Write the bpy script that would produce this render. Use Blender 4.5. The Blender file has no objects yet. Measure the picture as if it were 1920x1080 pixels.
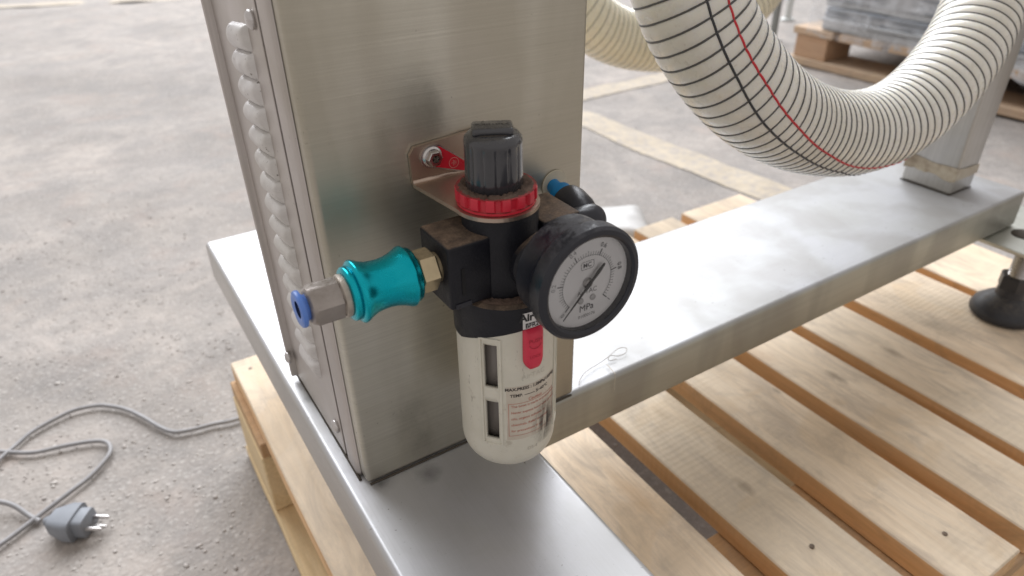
import bpy, bmesh, math, random
import numpy as np
from mathutils import Vector, Matrix, noise as mnoise
random.seed(7); rng = np.random.default_rng(7)
R = math.radians
SC = bpy.context.scene
COL = SC.collection

# ------------------------------------------------------------------ camera
cam_d = bpy.data.cameras.new('camera'); cam = bpy.data.objects.new('camera', cam_d); COL.objects.link(cam)
CAMLOC = Vector((-0.06002, -0.21722, 0.23225))
YAW, PIT, ROL = R(31.8727), R(31.6248), R(-1.00705)
fw = Vector((math.sin(YAW)*math.cos(PIT), math.cos(YAW)*math.cos(PIT), -math.sin(PIT)))
rt = Vector((math.cos(YAW), -math.sin(YAW), 0)); up = rt.cross(fw)
cx = rt*math.cos(ROL)+up*math.sin(ROL); cy = -rt*math.sin(ROL)+up*math.cos(ROL)
M = Matrix((cx, cy, -fw)).transposed().to_4x4(); M.translation = CAMLOC
cam.matrix_world = M
cam_d.sensor_width = 36; cam_d.lens = 1324.566/1920*36
cam_d.clip_start = 0.01; cam_d.clip_end = 100
cam_d.dof.use_dof = True; cam_d.dof.focus_distance = 0.27; cam_d.dof.aperture_fstop = 13
SC.camera = cam

# ------------------------------------------------------------------ world and lamps
w = bpy.data.worlds.new('World'); SC.world = w; w.use_nodes = True
bg = w.node_tree.nodes['Background']
bg.inputs[0].default_value = (0.98, 0.92, 0.885, 1); bg.inputs[1].default_value = 0.52

def area(name, loc, target, sx, sy, power, col):
    d = bpy.data.lights.new(name, 'AREA'); d.shape = 'RECTANGLE'; d.size = sx; d.size_y = sy
    d.energy = power; d.color = col
    o = bpy.data.objects.new(name, d); COL.objects.link(o); o.location = loc
    o.rotation_euler = (Vector(target)-Vector(loc)).to_track_quat('-Z', 'Y').to_euler()
    return o
az = R(21)
area('open_gateway_light', (10*math.sin(az), 10*math.cos(az), 8.6), (0.1, 0, 0), 15.0, 11.0, 3450, (0.92, 0.95, 1.0))
SC.view_settings.view_transform = 'Standard'; SC.view_settings.look = 'None'
SC.view_settings.exposure = 0.27; SC.view_settings.gamma = 1

# ------------------------------------------------------------------ materials
class NT:
    def __init__(s, name):
        s.m = bpy.data.materials.new(name); s.m.use_nodes = True; s.t = s.m.node_tree
        s.b = s.t.nodes['Principled BSDF']
    def n(s, typ, **kw):
        nd = s.t.nodes.new(typ)
        for k, v in kw.items():
            if k.startswith('_'): setattr(nd, k[1:], v)
            else: nd.inputs[k.replace('__', ' ')].default_value = v
        return nd
    def l(s, a, b): s.t.links.new(a, b)
    def coords(s, scale=(1, 1, 1), rnd=False):
        tc = s.n('ShaderNodeTexCoord'); mp = s.n('ShaderNodeMapping'); mp.inputs['Scale'].default_value = scale
        s.l(tc.outputs['Object'], mp.inputs['Vector'])
        if rnd:
            oi = s.n('ShaderNodeObjectInfo'); mu = s.n('ShaderNodeMath', _operation='MULTIPLY'); mu.inputs[1].default_value = 37.0
            s.l(oi.outputs['Random'], mu.inputs[0])
            ad = s.n('ShaderNodeVectorMath', _operation='ADD'); cb = s.n('ShaderNodeCombineXYZ')
            for i in range(3): s.l(mu.outputs[0], cb.inputs[i])
            s.l(mp.outputs[0], ad.inputs[0]); s.l(cb.outputs[0], ad.inputs[1]); return ad.outputs[0]
        return mp.outputs[0]
    def noise(s, vec, scale, detail=4, rough=.55, dist=0):
        nd = s.n('ShaderNodeTexNoise'); nd.inputs['Scale'].default_value = scale; nd.inputs['Detail'].default_value = detail
        nd.inputs['Roughness'].default_value = rough; nd.inputs['Distortion'].default_value = dist
        s.l(vec, nd.inputs['Vector']); return nd.outputs['Fac']
    def ramp(s, fac, stops):
        nd = s.n('ShaderNodeValToRGB'); e = nd.color_ramp.elements
        while len(e) < len(stops): e.new(0.5)
        for el, (p, c) in zip(e, stops):
            el.position = p; el.color = (c, c, c, 1) if isinstance(c, (int, float)) else (*c, 1)
        s.l(fac, nd.inputs[0]); return nd.outputs[0]
    def mix(s, fac, a, b, mode='MIX'):
        nd = s.n('ShaderNodeMix', _data_type='RGBA', _blend_type=mode)
        if isinstance(fac, (int, float)): nd.inputs[0].default_value = fac
        else: s.l(fac, nd.inputs[0])
        for i, v in ((6, a), (7, b)):
            if isinstance(v, tuple): nd.inputs[i].default_value = (*v, 1)
            else: s.l(v, nd.inputs[i])
        return nd.outputs[2]
    def bump(s, h, strength, dist=.001, prev=None):
        nd = s.n('ShaderNodeBump'); nd.inputs['Strength'].default_value = strength; nd.inputs['Distance'].default_value = dist
        s.l(h, nd.inputs['Height'])
        if prev: s.l(prev, nd.inputs['Normal'])
        return nd.outputs[0]
    def upmask(s, lo=.6, hi=.95):
        g = s.n('ShaderNodeNewGeometry'); sp = s.n('ShaderNodeSeparateXYZ'); s.l(g.outputs['Normal'], sp.inputs[0])
        return s.ramp(sp.outputs[2], [(lo, 0.0), (hi, 1.0)])
    def mul(s, a, b):
        nd = s.n('ShaderNodeMath', _operation='MULTIPLY'); s.l(a, nd.inputs[0])
        if isinstance(b, (int, float)): nd.inputs[1].default_value = b
        else: s.l(b, nd.inputs[1])
        return nd.outputs[0]
    def spot(s, p, rad, amt, sq=(1, 1, .6), nz=None, ns=110):
        tc = s.n('ShaderNodeTexCoord'); sb = s.n('ShaderNodeVectorMath', _operation='SUBTRACT'); sb.inputs[1].default_value = p; s.l(tc.outputs['Object'], sb.inputs[0])
        ml = s.n('ShaderNodeVectorMath', _operation='MULTIPLY'); ml.inputs[1].default_value = sq; s.l(sb.outputs[0], ml.inputs[0])
        ln = s.n('ShaderNodeVectorMath', _operation='LENGTH'); s.l(ml.outputs[0], ln.inputs[0])
        dn = s.n('ShaderNodeMath', _operation='MULTIPLY_ADD'); s.l(s.noise(nz or s.coords(), ns, 5, .7), dn.inputs[0]); dn.inputs[1].default_value = rad*1.5; s.l(ln.outputs['Value'], dn.inputs[2])
        return s.ramp(dn.outputs[0], [(0, amt), (rad*.8, amt), (rad*1.75, 0.0)])
    def out(s, col=None, rough=None, metal=None, normal=None):
        I = s.b.inputs
        for key, v in (('Base Color', col), ('Roughness', rough), ('Metallic', metal), ('Normal', normal)):
            if v is None: continue
            if isinstance(v, (int, float)): I[key].default_value = v
            elif isinstance(v, tuple): I[key].default_value = (*v, 1)
            else: s.l(v, I[key])
        return s.m

def plain(name, col, rough=.5, metal=0, bump=0, bscale=400, var=.12, coat=0, dust=None, dustamt=.5, spec=.5):
    t = NT(name); v = t.coords(); t.b.inputs['Specular IOR Level'].default_value = spec
    n1 = t.noise(v, bscale*.25, 5)
    dark = tuple(c*(1-var) for c in col); lite = tuple(min(1, c*(1+var)) for c in col)
    c = t.ramp(n1, [(.3, dark), (.7, lite)])
    r = t.ramp(t.noise(v, bscale*.4, 4), [(.3, max(0, rough-.07)), (.7, min(1, rough+.09))])
    mt = metal
    if dust:
        um = t.upmask(.55, .95); dn = t.ramp(t.noise(v, 260, 7, .7), [(.5-dustamt*.3, 0.0), (.5+dustamt*.12+.1, 1.0)])
        f = t.mul(um, dn)
        fine = t.ramp(t.noise(v, 1500, 3, .7), [(.3, tuple(x*.55 for x in dust)), (.7, dust)])
        c = t.mix(f, c, fine); r = t.mix(f, r, (.9, .9, .9))
        if metal: mt = t.ramp(f, [(0, metal), (1, 0.0)])
    nb = t.bump(t.noise(v, bscale*2, 4, .6), bump, .0004) if bump else None
    if coat: t.b.inputs['Coat Weight'].default_value = coat; t.b.inputs['Coat Roughness'].default_value = .12
    return t.out(c, r, mt, nb)

def steel(name, brush, base=(.60, .585, .55), rough=(.28, .42), dirt=.5, grime=(.10, .085, .065), bstr=.25, metal=1.0, cloud=1.0, stains=(), side=None):
    """brushed stainless: brush = coordinate scale, small along the grain"""
    t = NT(name); vb = t.coords(brush); v = t.coords()
    streak = t.noise(vb, 1.0, 5, .7); streak2 = t.noise(vb, 3.1, 3, .6)
    blot = t.noise(v, 16, 5, .6, .6)
    c = t.mix(t.ramp(streak, [(.3, 0.0), (.72, 1.0)]), tuple(b*(1-.14*min(1, bstr*4)) for b in base), tuple(b*(1+.07*min(1, bstr*4)) for b in base))
    c = t.mix(t.ramp(blot, [(.38, .0), (.68, .45)]), c, tuple(b*f for b, f in zip(base, (.80, .79, .70))))
    r = t.mix(streak2, (rough[0],)*3, (rough[1],)*3)
    r = t.mix(t.ramp(blot, [(.4, 0.0), (.7, .5)]), r, (rough[1]+.1,)*3)
    # specks, smears and scratches of dirt
    sp = t.ramp(t.noise(v, 520, 3, .5), [(.67, 0.0), (.76, .8)])
    area_ = t.ramp(t.noise(v, 24, 4, .6), [(.46, 0.0), (.66, 1.0)])
    vs = t.coords(tuple(x*.35 for x in brush)); sm = t.ramp(t.noise(vs, 1.7, 4, .75), [(.60, 0.0), (.72, 1.0)])
    f = t.mul(t.mul(sp, area_), dirt*1.6)
    f2 = t.mul(t.mul(sm, area_), dirt*.35)
    c = t.mix(f, c, grime); c = t.mix(f2, c, tuple(g*2 for g in grime))
    mt = t.ramp(f, [(0, metal), (1, .15)])
    if side:      # settled dust dulls only what faces up; the flanks stay bare metal
        um = t.upmask(.35, .9); c = t.mix(um, t.mix(t.ramp(streak, [(.3, 0.0), (.72, 1.0)]), tuple(x*.9 for x in side), tuple(x*1.06 for x in side)), c)
        mt = t.mix(um, (.93,)*3, mt)
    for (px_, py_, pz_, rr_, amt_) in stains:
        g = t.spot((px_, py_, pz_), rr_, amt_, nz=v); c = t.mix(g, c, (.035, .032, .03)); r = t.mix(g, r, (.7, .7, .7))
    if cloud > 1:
        vc = t.coords((1, 1, .2)); c = t.mix(t.ramp(t.noise(vc, 26, 3, .5, .3), [(.42, 0.0), (.60, .38*cloud)]), c, tuple(b*f_ for b, f_ in zip(base, (.60, .56, .50))))  # stretched noise bands in the base colour; on the column they imitate reflections
    nb = t.bump(streak, bstr, .00025); nb = t.bump(blot, .25, .0012, nb)
    return t.out(c, r, mt, nb)

def wood(name, c1, c2, c3, grey=.4, axis=1, rough=.75, sawn=.35, spots=()):
    t = NT(name); s = [1, 1, 1]; s[axis] = .06
    v = t.coords(tuple(s), rnd=True); vp = t.coords(rnd=True)
    rings = t.noise(v, 75, 4, .6, 1.6); fine = t.noise(v, 620, 4, .7); big = t.noise(vp, 9, 4, .6, .5)
    c = t.ramp(rings, [(.28, c2), (.5, c1), (.74, c3)])
    c = t.mix(t.ramp(fine, [(.35, .28), (.65, 0.0)]), c, tuple(x*.55 for x in c2))
    c = t.mix(t.ramp(big, [(.40, 0.0), (.62, grey)]), c, (.43, .365, .275))
    # knots and stains
    kn = t.n('ShaderNodeTexVoronoi'); kn.inputs['Scale'].default_value = 13; kv = t.coords((1, .45, 1), rnd=True); t.l(kv, kn.inputs['Vector'])
    kf = t.ramp(kn.outputs['Distance'], [(.035, 1.0), (.10, .0)])
    c = t.mix(t.mul(kf, .75), c, (.17, .10, .05))
    st = t.ramp(t.noise(vp, 21, 5, .65, .9), [(.57, 0.0), (.69, .6)])
    c = t.mix(st, c, tuple(x*.5 for x in c3))
    mt_ = t.noise(t.coords((1, .3, 1), rnd=True), 55, 6, .75, .8); c = t.mix(t.ramp(mt_, [(.46, 0.0), (.64, min(.8, grey*1.3))]), c, (.38, .32, .265))
    c = t.mix(t.ramp(t.noise(vp, 13, 3, .5, 1.2), [(.56, 0.0), (.60, grey*.5)]), c, (.60, .43, .24))
    c = t.mix(t.ramp(t.noise(vp, 5, 3, .5), [(.40, 0.0), (.62, grey*.6)]), c, tuple(min(1, x*1.12) for x in c3))
    for (a_, b_, c_, r_, m_, k_) in spots: c = t.mix(t.spot((a_, b_, c_), r_, m_, (1, .45, 0), ns=90), c, k_)
    oi = t.n('ShaderNodeObjectInfo'); tint = t.ramp(oi.outputs['Random'], [(0, (.88, .87, .84)), (1, (1.07, 1.04, 1.0))])
    c = t.mix(1.0, c, tint, 'MULTIPLY')
    vs = t.coords((1, 1, 1), rnd=True); saw = t.n('ShaderNodeTexWave', _bands_direction='Y'); saw.inputs['Scale'].default_value = 70
    saw.inputs['Distortion'].default_value = 3; saw.inputs['Detail'].default_value = 2; t.l(vs, saw.inputs['Vector'])
    sf = t.mul(saw.outputs['Fac'], t.ramp(big, [(.45, 0.0), (.6, 1.0)])); c = t.mix(t.mul(sf, sawn*.28), c, tuple(x*.55 for x in c1)); nb = t.bump(sf, sawn*.7, .0005); nb = t.bump(fine, .5, .0006, nb); nb = t.bump(rings, .3, .0008, nb)
    return t.out(c, t.ramp(fine, [(.3, rough-.1), (.7, rough+.1)]), 0, nb)

# ------------------------------------------------------------------ mesh helpers
ORG = {}
def tag(o, label=None, cat=None, group=None, kind=None):
    if label: o['label'] = label
    if cat: o['category'] = cat
    if group: o['group'] = group
    if kind: o['kind'] = kind
    return o
def thing(name, loc, label, cat, group=None):
    o = bpy.data.objects.new(name, None); COL.objects.link(o); o.location = loc; o.empty_display_size = .01
    ORG[o.name] = Vector(loc); return tag(o, label, cat, group)
def mk(name, verts, faces, mat, parent=None, smooth=False, mats=None, fm=None, auto=None):
    org = ORG.get(parent.name, Vector()) if parent else Vector()
    me = bpy.data.meshes.new(name)
    me.from_pydata([tuple(Vector(v)-org) for v in verts], [], faces)
    for m_ in (mats or [mat]): me.materials.append(m_)
    if fm is not None: me.polygons.foreach_set('material_index', fm)
    if smooth: me.polygons.foreach_set('use_smooth', [True]*len(me.polygons))
    bm = bmesh.new(); bm.from_mesh(me); bmesh.ops.recalc_face_normals(bm, faces=bm.faces)
    if auto is not None:
        for e in bm.edges:
            if len(e.link_faces) == 2 and e.calc_face_angle(0) > R(auto): e.smooth = False
        for f_ in bm.faces: f_.smooth = True
    bm.to_mesh(me); bm.free()
    o = bpy.data.objects.new(name, me); COL.objects.link(o)
    if parent: o.parent = parent; ORG[o.name] = org
    return o
def bmdata(bm):
    bm.verts.ensure_lookup_table(); v = [tuple(x.co) for x in bm.verts]; f = [[x.index for x in p.verts] for p in bm.faces]; bm.free(); return v, f
def boxd(x0, x1, y0, y1, z0, z1, bev=0, seg=1, sub=0):
    bm = bmesh.new(); bmesh.ops.create_cube(bm, size=1)
    for v in bm.verts: v.co = Vector(((x0+x1)/2+v.co.x*(x1-x0), (y0+y1)/2+v.co.y*(y1-y0), (z0+z1)/2+v.co.z*(z1-z0)))
    if bev: bmesh.ops.bevel(bm, geom=bm.edges[:], offset=bev, segments=seg, affect='EDGES', profile=.5)
    return bmdata(bm)
def box(name, x0, x1, y0, y1, z0, z1, mat, parent=None, bev=0, seg=1, fn=None, **kw):
    v, f = boxd(x0, x1, y0, y1, z0, z1, bev, seg)
    if fn: v = [fn(Vector(p)) for p in v]
    return mk(name, v, f, mat, parent, auto=35 if seg > 1 else None, **kw)
def frame_of(d):
    d = Vector(d).normalized(); a = Vector((0, 0, 1)) if abs(d.z) < .9 else Vector((1, 0, 0))
    u = a.cross(d).normalized(); return u, d.cross(u), d
def lathed(prof, c, d=(0, 0, 1), n=64, fn=None, cap=(True, True), skip=None):
    """prof = list of (radius, height along d); fn(theta, i) scales the radius"""
    u, v_, d_ = frame_of(d); c = Vector(c); V = []; F = []
    for i, (r, h) in enumerate(prof):
        for k in range(n):
            a = 2*math.pi*k/n; rr = r*(fn(a, i) if fn else 1)
            V.append(c+u*rr*math.cos(a)+v_*rr*math.sin(a)+d_*h)
    for i in range(len(prof)-1):
        for k in range(n):
            if skip and skip(i, k): continue
            k2 = (k+1) % n; F.append([i*n+k, i*n+k2, (i+1)*n+k2, (i+1)*n+k])
    if cap[0]: F.append(list(range(n))[::-1])
    if cap[1]: F.append([(len(prof)-1)*n+k for k in range(n)])
    return V, F
def lathe(name, prof, c, d, mat, parent, n=64, fn=None, auto=35, cap=(True, True), **kw):
    V, F = lathed(prof, c, d, n, fn, cap); return mk(name, V, F, mat, parent, auto=auto, **kw)
def catmull(P, m=8):
    P = [Vector(p) for p in P]; Q = [2*P[0]-P[1]]+P+[2*P[-1]-P[-2]]; out = []
    for i in range(1, len(Q)-2):
        for k in range(m):
            t = k/m; a, b, c, d = Q[i-1], Q[i], Q[i+1], Q[i+2]
            out.append(.5*((2*b)+(c-a)*t+(2*a-5*b+4*c-d)*t*t+(3*b-a-3*c+d)*t**3))
    out.append(P[-1]); return out
def tubed(P, r, n=10, cap=True):
    P = [Vector(p) for p in P]; V = []; F = []
    T = [(P[min(i+1, len(P)-1)]-P[max(i-1, 0)]).normalized() for i in range(len(P))]
    u = frame_of(T[0])[0]
    for i, p in enumerate(P):
        u = (u-T[i]*u.dot(T[i])).normalized(); v_ = T[i].cross(u); rr = r(i/(len(P)-1)) if callable(r) else r
        for k in range(n):
            a = 2*math.pi*k/n; V.append(p+(u*math.cos(a)+v_*math.sin(a))*rr)
    for i in range(len(P)-1):
        for k in range(n):
            k2 = (k+1) % n; F.append([i*n+k, i*n+k2, (i+1)*n+k2, (i+1)*n+k])
    if cap: F.append(list(range(n))[::-1]); F.append([(len(P)-1)*n+k for k in range(n)])
    return V, F
def tube(name, P, r, mat, parent=None, n=10, **kw):
    V, F = tubed(P, r, n); return mk(name, V, F, mat, parent, auto=50, **kw)
def prism(name, poly, fn, t, mat, parent, **kw):
    """poly in 2D, fn(a, b, c) -> 3D, thickness from c=0 to c=t"""
    n = len(poly); V = [fn(a, b, 0) for a, b in poly]+[fn(a, b, t) for a, b in poly]
    F = [list(range(n))[::-1], list(range(n, 2*n))]+[[i, (i+1) % n, n+(i+1) % n, n+i] for i in range(n)]
    return mk(name, V, F, mat, parent, **kw)
def text(name, s, size, fn, mat, parent, align='CENTER', bold=0, spacing=1.0):
    cu = bpy.data.curves.new('t', 'FONT'); cu.body = s; cu.size = size; cu.align_x = align; cu.align_y = 'CENTER'
    cu.offset = bold; cu.space_character = spacing; cu.resolution_u = 3
    o = bpy.data.objects.new('t', cu); COL.objects.link(o)
    dg = bpy.context.evaluated_depsgraph_get(); me = bpy.data.meshes.new_from_object(o.evaluated_get(dg))
    V = [fn(v.co.x, v.co.y) for v in me.vertices]; F = [list(p.vertices) for p in me.polygons]
    bpy.data.objects.remove(o); bpy.data.curves.remove(cu); bpy.data.meshes.remove(me)
    return mk(name, V, F, mat, parent)
def cp(o, parent=None, loc=None):
    c = o.copy(); COL.objects.link(c)
    if parent: c.parent = parent
    if loc is not None: c.location = loc
    ORG[c.name] = ORG.get(o.name, Vector())
    for ch in list(o.children): cp(ch, c)
    return c

GZ = -.205      # floor level
PZ = -.1065     # top of the pallet
# ------------------------------------------------------------------ floor
def floor_mat():
    t = NT('concrete_floor'); v = t.coords()
    a = t.noise(v, 3.2, 7, .68, .4); b = t.noise(v, 45, 6, .7); c_ = t.noise(v, 330, 4, .65)
    c = t.ramp(a, [(.36, (.26, .238, .22)), (.5, (.35, .318, .292)), (.64, (.43, .385, .35))])
    c = t.mix(t.ramp(t.noise(v, 9, 6, .7, .8), [(.40, .45), (.56, 0.0)]), c, (.23, .22, .215))
    c = t.mix(t.ramp(b, [(.38, .45), (.56, 0.0)]), c, (.22, .205, .19))
    c = t.mix(t.ramp(c_, [(.52, 0.0), (.72, .55)]), c, (.47, .44, .41))
    c = t.mix(t.ramp(t.noise(v, 12, 4, .6), [(.55, 0.0), (.75, .28)]), c, (.40, .30, .25))
    vo = t.n('ShaderNodeTexVoronoi'); vo.inputs['Scale'].default_value = 190; t.l(v, vo.inputs['Vector'])
    peb = t.ramp(vo.outputs['Distance'], [(.0, 1.0), (.55, 0.0)])
    c = t.mix(t.mul(t.ramp(vo.outputs['Color'], [(.55, 0.0), (.8, .45)]), peb), c, (.55, .52, .49))
    nb = t.bump(b, .4, .0035); nb = t.bump(peb, .4, .0012, nb); nb = t.bump(c_, .5, .0010, nb)
    t.b.inputs['Specular IOR Level'].default_value = .25
    return t.out(c, t.ramp(b, [(.3, .8), (.7, .95)]), 0, nb)
FM = floor_mat()
# a sheet with relief near the camera and a plain rim to the horizon
def floor_sheet():
    xs = np.concatenate([np.linspace(-12, -1.2, 8), np.linspace(-.9, 2.4, 150), np.linspace(2.9, 14, 8)])
    ys = np.concatenate([np.linspace(-6, -1.2, 6), np.linspace(-.8, 2.6, 155), np.linspace(3.0, 18, 9)])
    V = []
    for y in ys:
        for x in xs:
            z = GZ+.0045*mnoise.fractal(Vector((x*6, y*6, 0)), 1.0, 2.0, 4)-.002
            V.append((x, y, z))
    nx = len(xs); F = [[j*nx+i, j*nx+i+1, (j+1)*nx+i+1, (j+1)*nx+i] for j in range(len(ys)-1) for i in range(nx-1)]
    return mk('floor', V, F, FM, smooth=True)
tag(floor_sheet(), kind='structure')
def fz(x, y): return GZ+.0045*mnoise.fractal(Vector((x*6, y*6, 0)), 1.0, 2.0, 4)-.002

def stripe(P, wd):
    t = []
    V = []; n = 60
    for i in range(n+1):
        s = i/n; seg = s*(len(P)-1); k = min(int(seg), len(P)-2); f = seg-k
        c = Vector((*P[k], 0)).lerp(Vector((*P[k+1], 0)), f)
        d = (Vector((*P[k+1], 0))-Vector((*P[k], 0))).normalized(); nn = Vector((-d.y, d.x, 0))
        for j in range(5):
            o = (j/4-.5)*wd; q = c+nn*(o+(.004*mnoise.noise(Vector((s*30, j*3.3, 1))) if j in (0, 4) else 0))
            V.append((q.x, q.y, fz(q.x, q.y)+.0014))
    F = [[i*5+j, i*5+j+1, (i+1)*5+j+1, (i+1)*5+j] for i in range(n) for j in range(4)]
    return V, F
def stripe_mat():
    t = NT('worn_line_paint'); v = t.coords()
    a = t.noise(v, 30, 6, .7); c = t.ramp(a, [(.3, (.39, .335, .265)), (.6, (.48, .41, .31))])
    c = t.mix(t.ramp(t.noise(v, 90, 5, .7), [(.46, 0.0), (.62, .8)]), c, (.33, .30, .28))
    return t.out(c, .8, 0, t.bump(t.noise(v, 300, 4), .4, .001))
SM = stripe_mat()
V, F = stripe([(.71, 1.25), (.763, .83), (.772, .60), (.782, .38), (.79, .1), (.80, -.4)], .072)
tag(mk('painted_floor_line', V, F, SM), kind='structure')
V, F = stripe([(.60, .97), (.86, .958), (1.09, .967), (1.45, .98)], .055)
tag(mk('painted_floor_line', V, F, SM), kind='structure')
V, F = stripe([(-1.6, 3.6), (-.17, 3.02), (.16, 2.88), (1.2, 2.5)], .09)
tag(mk('painted_floor_line', V, F, SM), kind='structure')

# grit lying loose on the floor (one joined mesh)
def grit():
    base = bmesh.new(); bmesh.ops.create_icosphere(base, subdivisions=1, radius=1); bv, bf = bmdata(base)
    bv = np.array(bv); bf = np.array(bf); n = 11000
    x = rng.uniform(-.55, 1.3, n); y = .1+rng.beta(1.2, 2.2, n)*1.7; x[:5500] = rng.uniform(-.4, .02, 5500); y[:5500] = rng.uniform(.05, .9, 5500)
    x[5500:6500] = rng.uniform(.11, .2, 1000); y[5500:6500] = rng.uniform(-.3, .25, 1000)
    s = rng.gamma(2.0, .00026, n)+.0004; s = np.minimum(s, .0024)
    VV = np.empty((n, len(bv), 3)); 
    for i in range(n):
        j = bv*(1+rng.uniform(-.28, .28, (len(bv), 1)))*s[i]*np.array([rng.uniform(.7, 1.5), rng.uniform(.7, 1.5), rng.uniform(.35, .7)])
        a = rng.uniform(0, 6.28); ca, sa = math.cos(a), math.sin(a)
        j = np.stack([j[:, 0]*ca-j[:, 1]*sa, j[:, 0]*sa+j[:, 1]*ca, j[:, 2]], 1)
        VV[i] = j+np.array([x[i], y[i], fz(x[i], y[i])-s[i]*.05])
    FF = (bf[None]+np.arange(n)[:, None, None]*len(bv)).reshape(-1, 3)
    me = bpy.data.meshes.new('grit'); me.from_pydata(VV.reshape(-1, 3).tolist(), [], FF.tolist())
    t = NT('grit_stone'); oi = t.noise(t.coords(), 120, 2); t.out(t.ramp(oi, [(.3, (.31, .285, .265)), (.5, (.38, .35, .325)), (.7, (.47, .44, .41))]), .85)
    me.materials.append(t.m); me.polygons.foreach_set('use_smooth', [True]*len(me.polygons))
    o = bpy.data.objects.new('grit', me); COL.objects.link(o); return o
tag(grit(), kind='stuff', label='fine loose grit scattered over the rough grey floor', cat='grit')

# ------------------------------------------------------------------ pallet
W_TOP = wood('pallet_wood_top', (.83, .69, .53), (.71, .57, .42), (.88, .76, .61), .46, spots=((.064, .0, .0985, .016, .55, (.40, .25, .14)), (.045, -.045, .0985, .002, .9, (.10, .07, .05)), (.095, -.058, .0985, .004, .6, (.14, .10, .07)), (.158, -.062, .0985, .0035, .7, (.14, .10, .07)), (.22, -.06, .0985, .016, .5, (.25, .21, .16)), (-.105, -.06, .0985, .012, .45, (.60, .40, .22)), (-.045, -.095, .0985, .004, .6, (.15, .11, .08)), (.185, -.14, .0985, .004, .7, (.15, .11, .08))))
W_SIDE = wood('pallet_wood_sawn_side', (.84, .54, .28), (.72, .44, .21), (.88, .60, .35), .1)
W_YEL = wood('pallet_wood_yellow', (.76, .60, .36), (.66, .50, .28), (.83, .68, .44), .1)
W_X = wood('pallet_wood_cross', (.55, .34, .17), (.44, .26, .12), (.62, .40, .21), .2, axis=0)
NAIL = plain('rusty_nail', (.17, .13, .10), .5, .6)
pal = thing('wooden_pallet', (.27, .065, GZ), 'pale wooden pallet of close deck boards carrying the stainless steel machine', 'pallet')
def board(name, x0, x1, y0, y1, z0, z1, parent, mats=(W_TOP, W_SIDE), jit=1, wane=0):
    v, f = boxd(x0, x1, y0, y1, z0, z1, .0009, 1)
    # lengthwise rings for a slightly crooked edge
    bm = bmesh.new(); vs = [bm.verts.new(p) for p in v]
    for q in f: bm.faces.new([vs[i] for i in q])
    for k in range(1, 9):
        yy = y0+(y1-y0)*k/9
        bmesh.ops.bisect_plane(bm, geom=bm.verts[:]+bm.edges[:]+bm.faces[:], plane_co=(0, yy, 0), plane_no=(0, 1, 0))
    sd = random.random()*50
    for q in bm.verts:
        q.co.x += jit*.0011*mnoise.noise(Vector((q.co.y*14, sd+(9 if q.co.x > (x0+x1)/2 else 0), 0)))
        q.co.z += jit*.0006*mnoise.noise(Vector((q.co.y*9, sd, 5)))
    V, F = bmdata(bm)
    o = mk(name, V, F, None, parent, mats=list(mats))
    for p in o.data.polygons: p.material_index = 0 if p.normal.z > .55 else 1
    return o
deck = [(-.0145, .040), (.052, .108), (.122, .1765), (.196, .2485), (.267, .3185), (.334, .3865), (.400, .4543), (.469, .560), (.5745, .66)]
boards = [board('deck_board', a, b, -.148+random.uniform(-.002, .002), (.279 if b < .6 else .19)+random.uniform(-.0015, .0015), PZ-.0165, PZ+random.uniform(-.0007, .0007), pal) for a, b in deck]
for y0, y1 in ((.193, .2785), (.040, .085), (-.1475, -.037)):
    if y0 == .040: continue
    o = box('stringer_board', -.0185, .558 if y0 > 0 else .658, y0, y1, PZ-.0305, PZ-.0172, W_X, pal, .0008)
for xb in (-.0195, .298, .475):
    for y0, y1 in ((.194, .2785), (-.146, -.07)):
        box('block', xb, xb+.08, y0, y1, GZ+.0125, PZ-.0312, W_YEL if xb < 0 else W_SIDE, pal, .001)
for xb in (-.0205, .295, .472):
    board('bottom_board', xb, xb+.088, -.147, .2795, GZ+.0005, GZ+.012, pal, (W_YEL, W_YEL))
def nails(bi, pts):
    for x, y in pts:
        b = boards[bi]
        lathe('nail', [(.0014, -.0006), (.0015, .0003), (.0010, .0005)], (x, y, PZ+.0003), (0, 0, 1), NAIL, b, 14)
nails(4, [(.293, -.118)]); nails(3, [(.222, -.082), (.238, .21)]); nails(5, [(.37, .235)]); nails(0, [(-.003, .262)])

# ------------------------------------------------------------------ the machine
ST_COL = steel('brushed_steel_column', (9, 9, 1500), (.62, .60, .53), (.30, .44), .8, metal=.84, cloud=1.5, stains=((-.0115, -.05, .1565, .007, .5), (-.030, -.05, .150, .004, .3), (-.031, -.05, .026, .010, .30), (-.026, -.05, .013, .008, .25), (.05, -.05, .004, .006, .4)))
ST_SIDE = steel('brushed_steel_side', (900, 12, 12), (.56, .525, .505), (.34, .48), .6, metal=.85)
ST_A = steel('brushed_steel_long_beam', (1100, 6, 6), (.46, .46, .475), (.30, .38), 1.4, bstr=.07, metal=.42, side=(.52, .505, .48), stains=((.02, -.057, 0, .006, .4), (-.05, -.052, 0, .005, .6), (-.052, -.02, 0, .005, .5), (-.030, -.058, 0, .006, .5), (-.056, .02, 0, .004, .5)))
ST_B = steel('brushed_steel_cross_beam', (6, 1100, 300), (.39, .393, .405), (.38, .48), 1.0, bstr=.08, metal=.34, side=(.46, .455, .395), cloud=1.05)
ST_POST = steel('brushed_steel_post', (500, 500, 8), (.54, .525, .50), (.28, .4), .5, metal=.85)
GRIME_SLOT = plain('grime_and_slot_dark', (.07, .058, .045), .9, 0, .5, 300)  # grime lines; the same dark colour also fills slots and recesses
mc = thing('steel_machine', (.055, .05, 0), 'brushed stainless steel machine frame with square column and flat beams on a pallet', 'machine')
KX = .010
def lean(p): return Vector((p.x-KX*p.z*max(0, 1-p.x/.11), p.y, p.z))
w_, dc = .1105, .090
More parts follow.
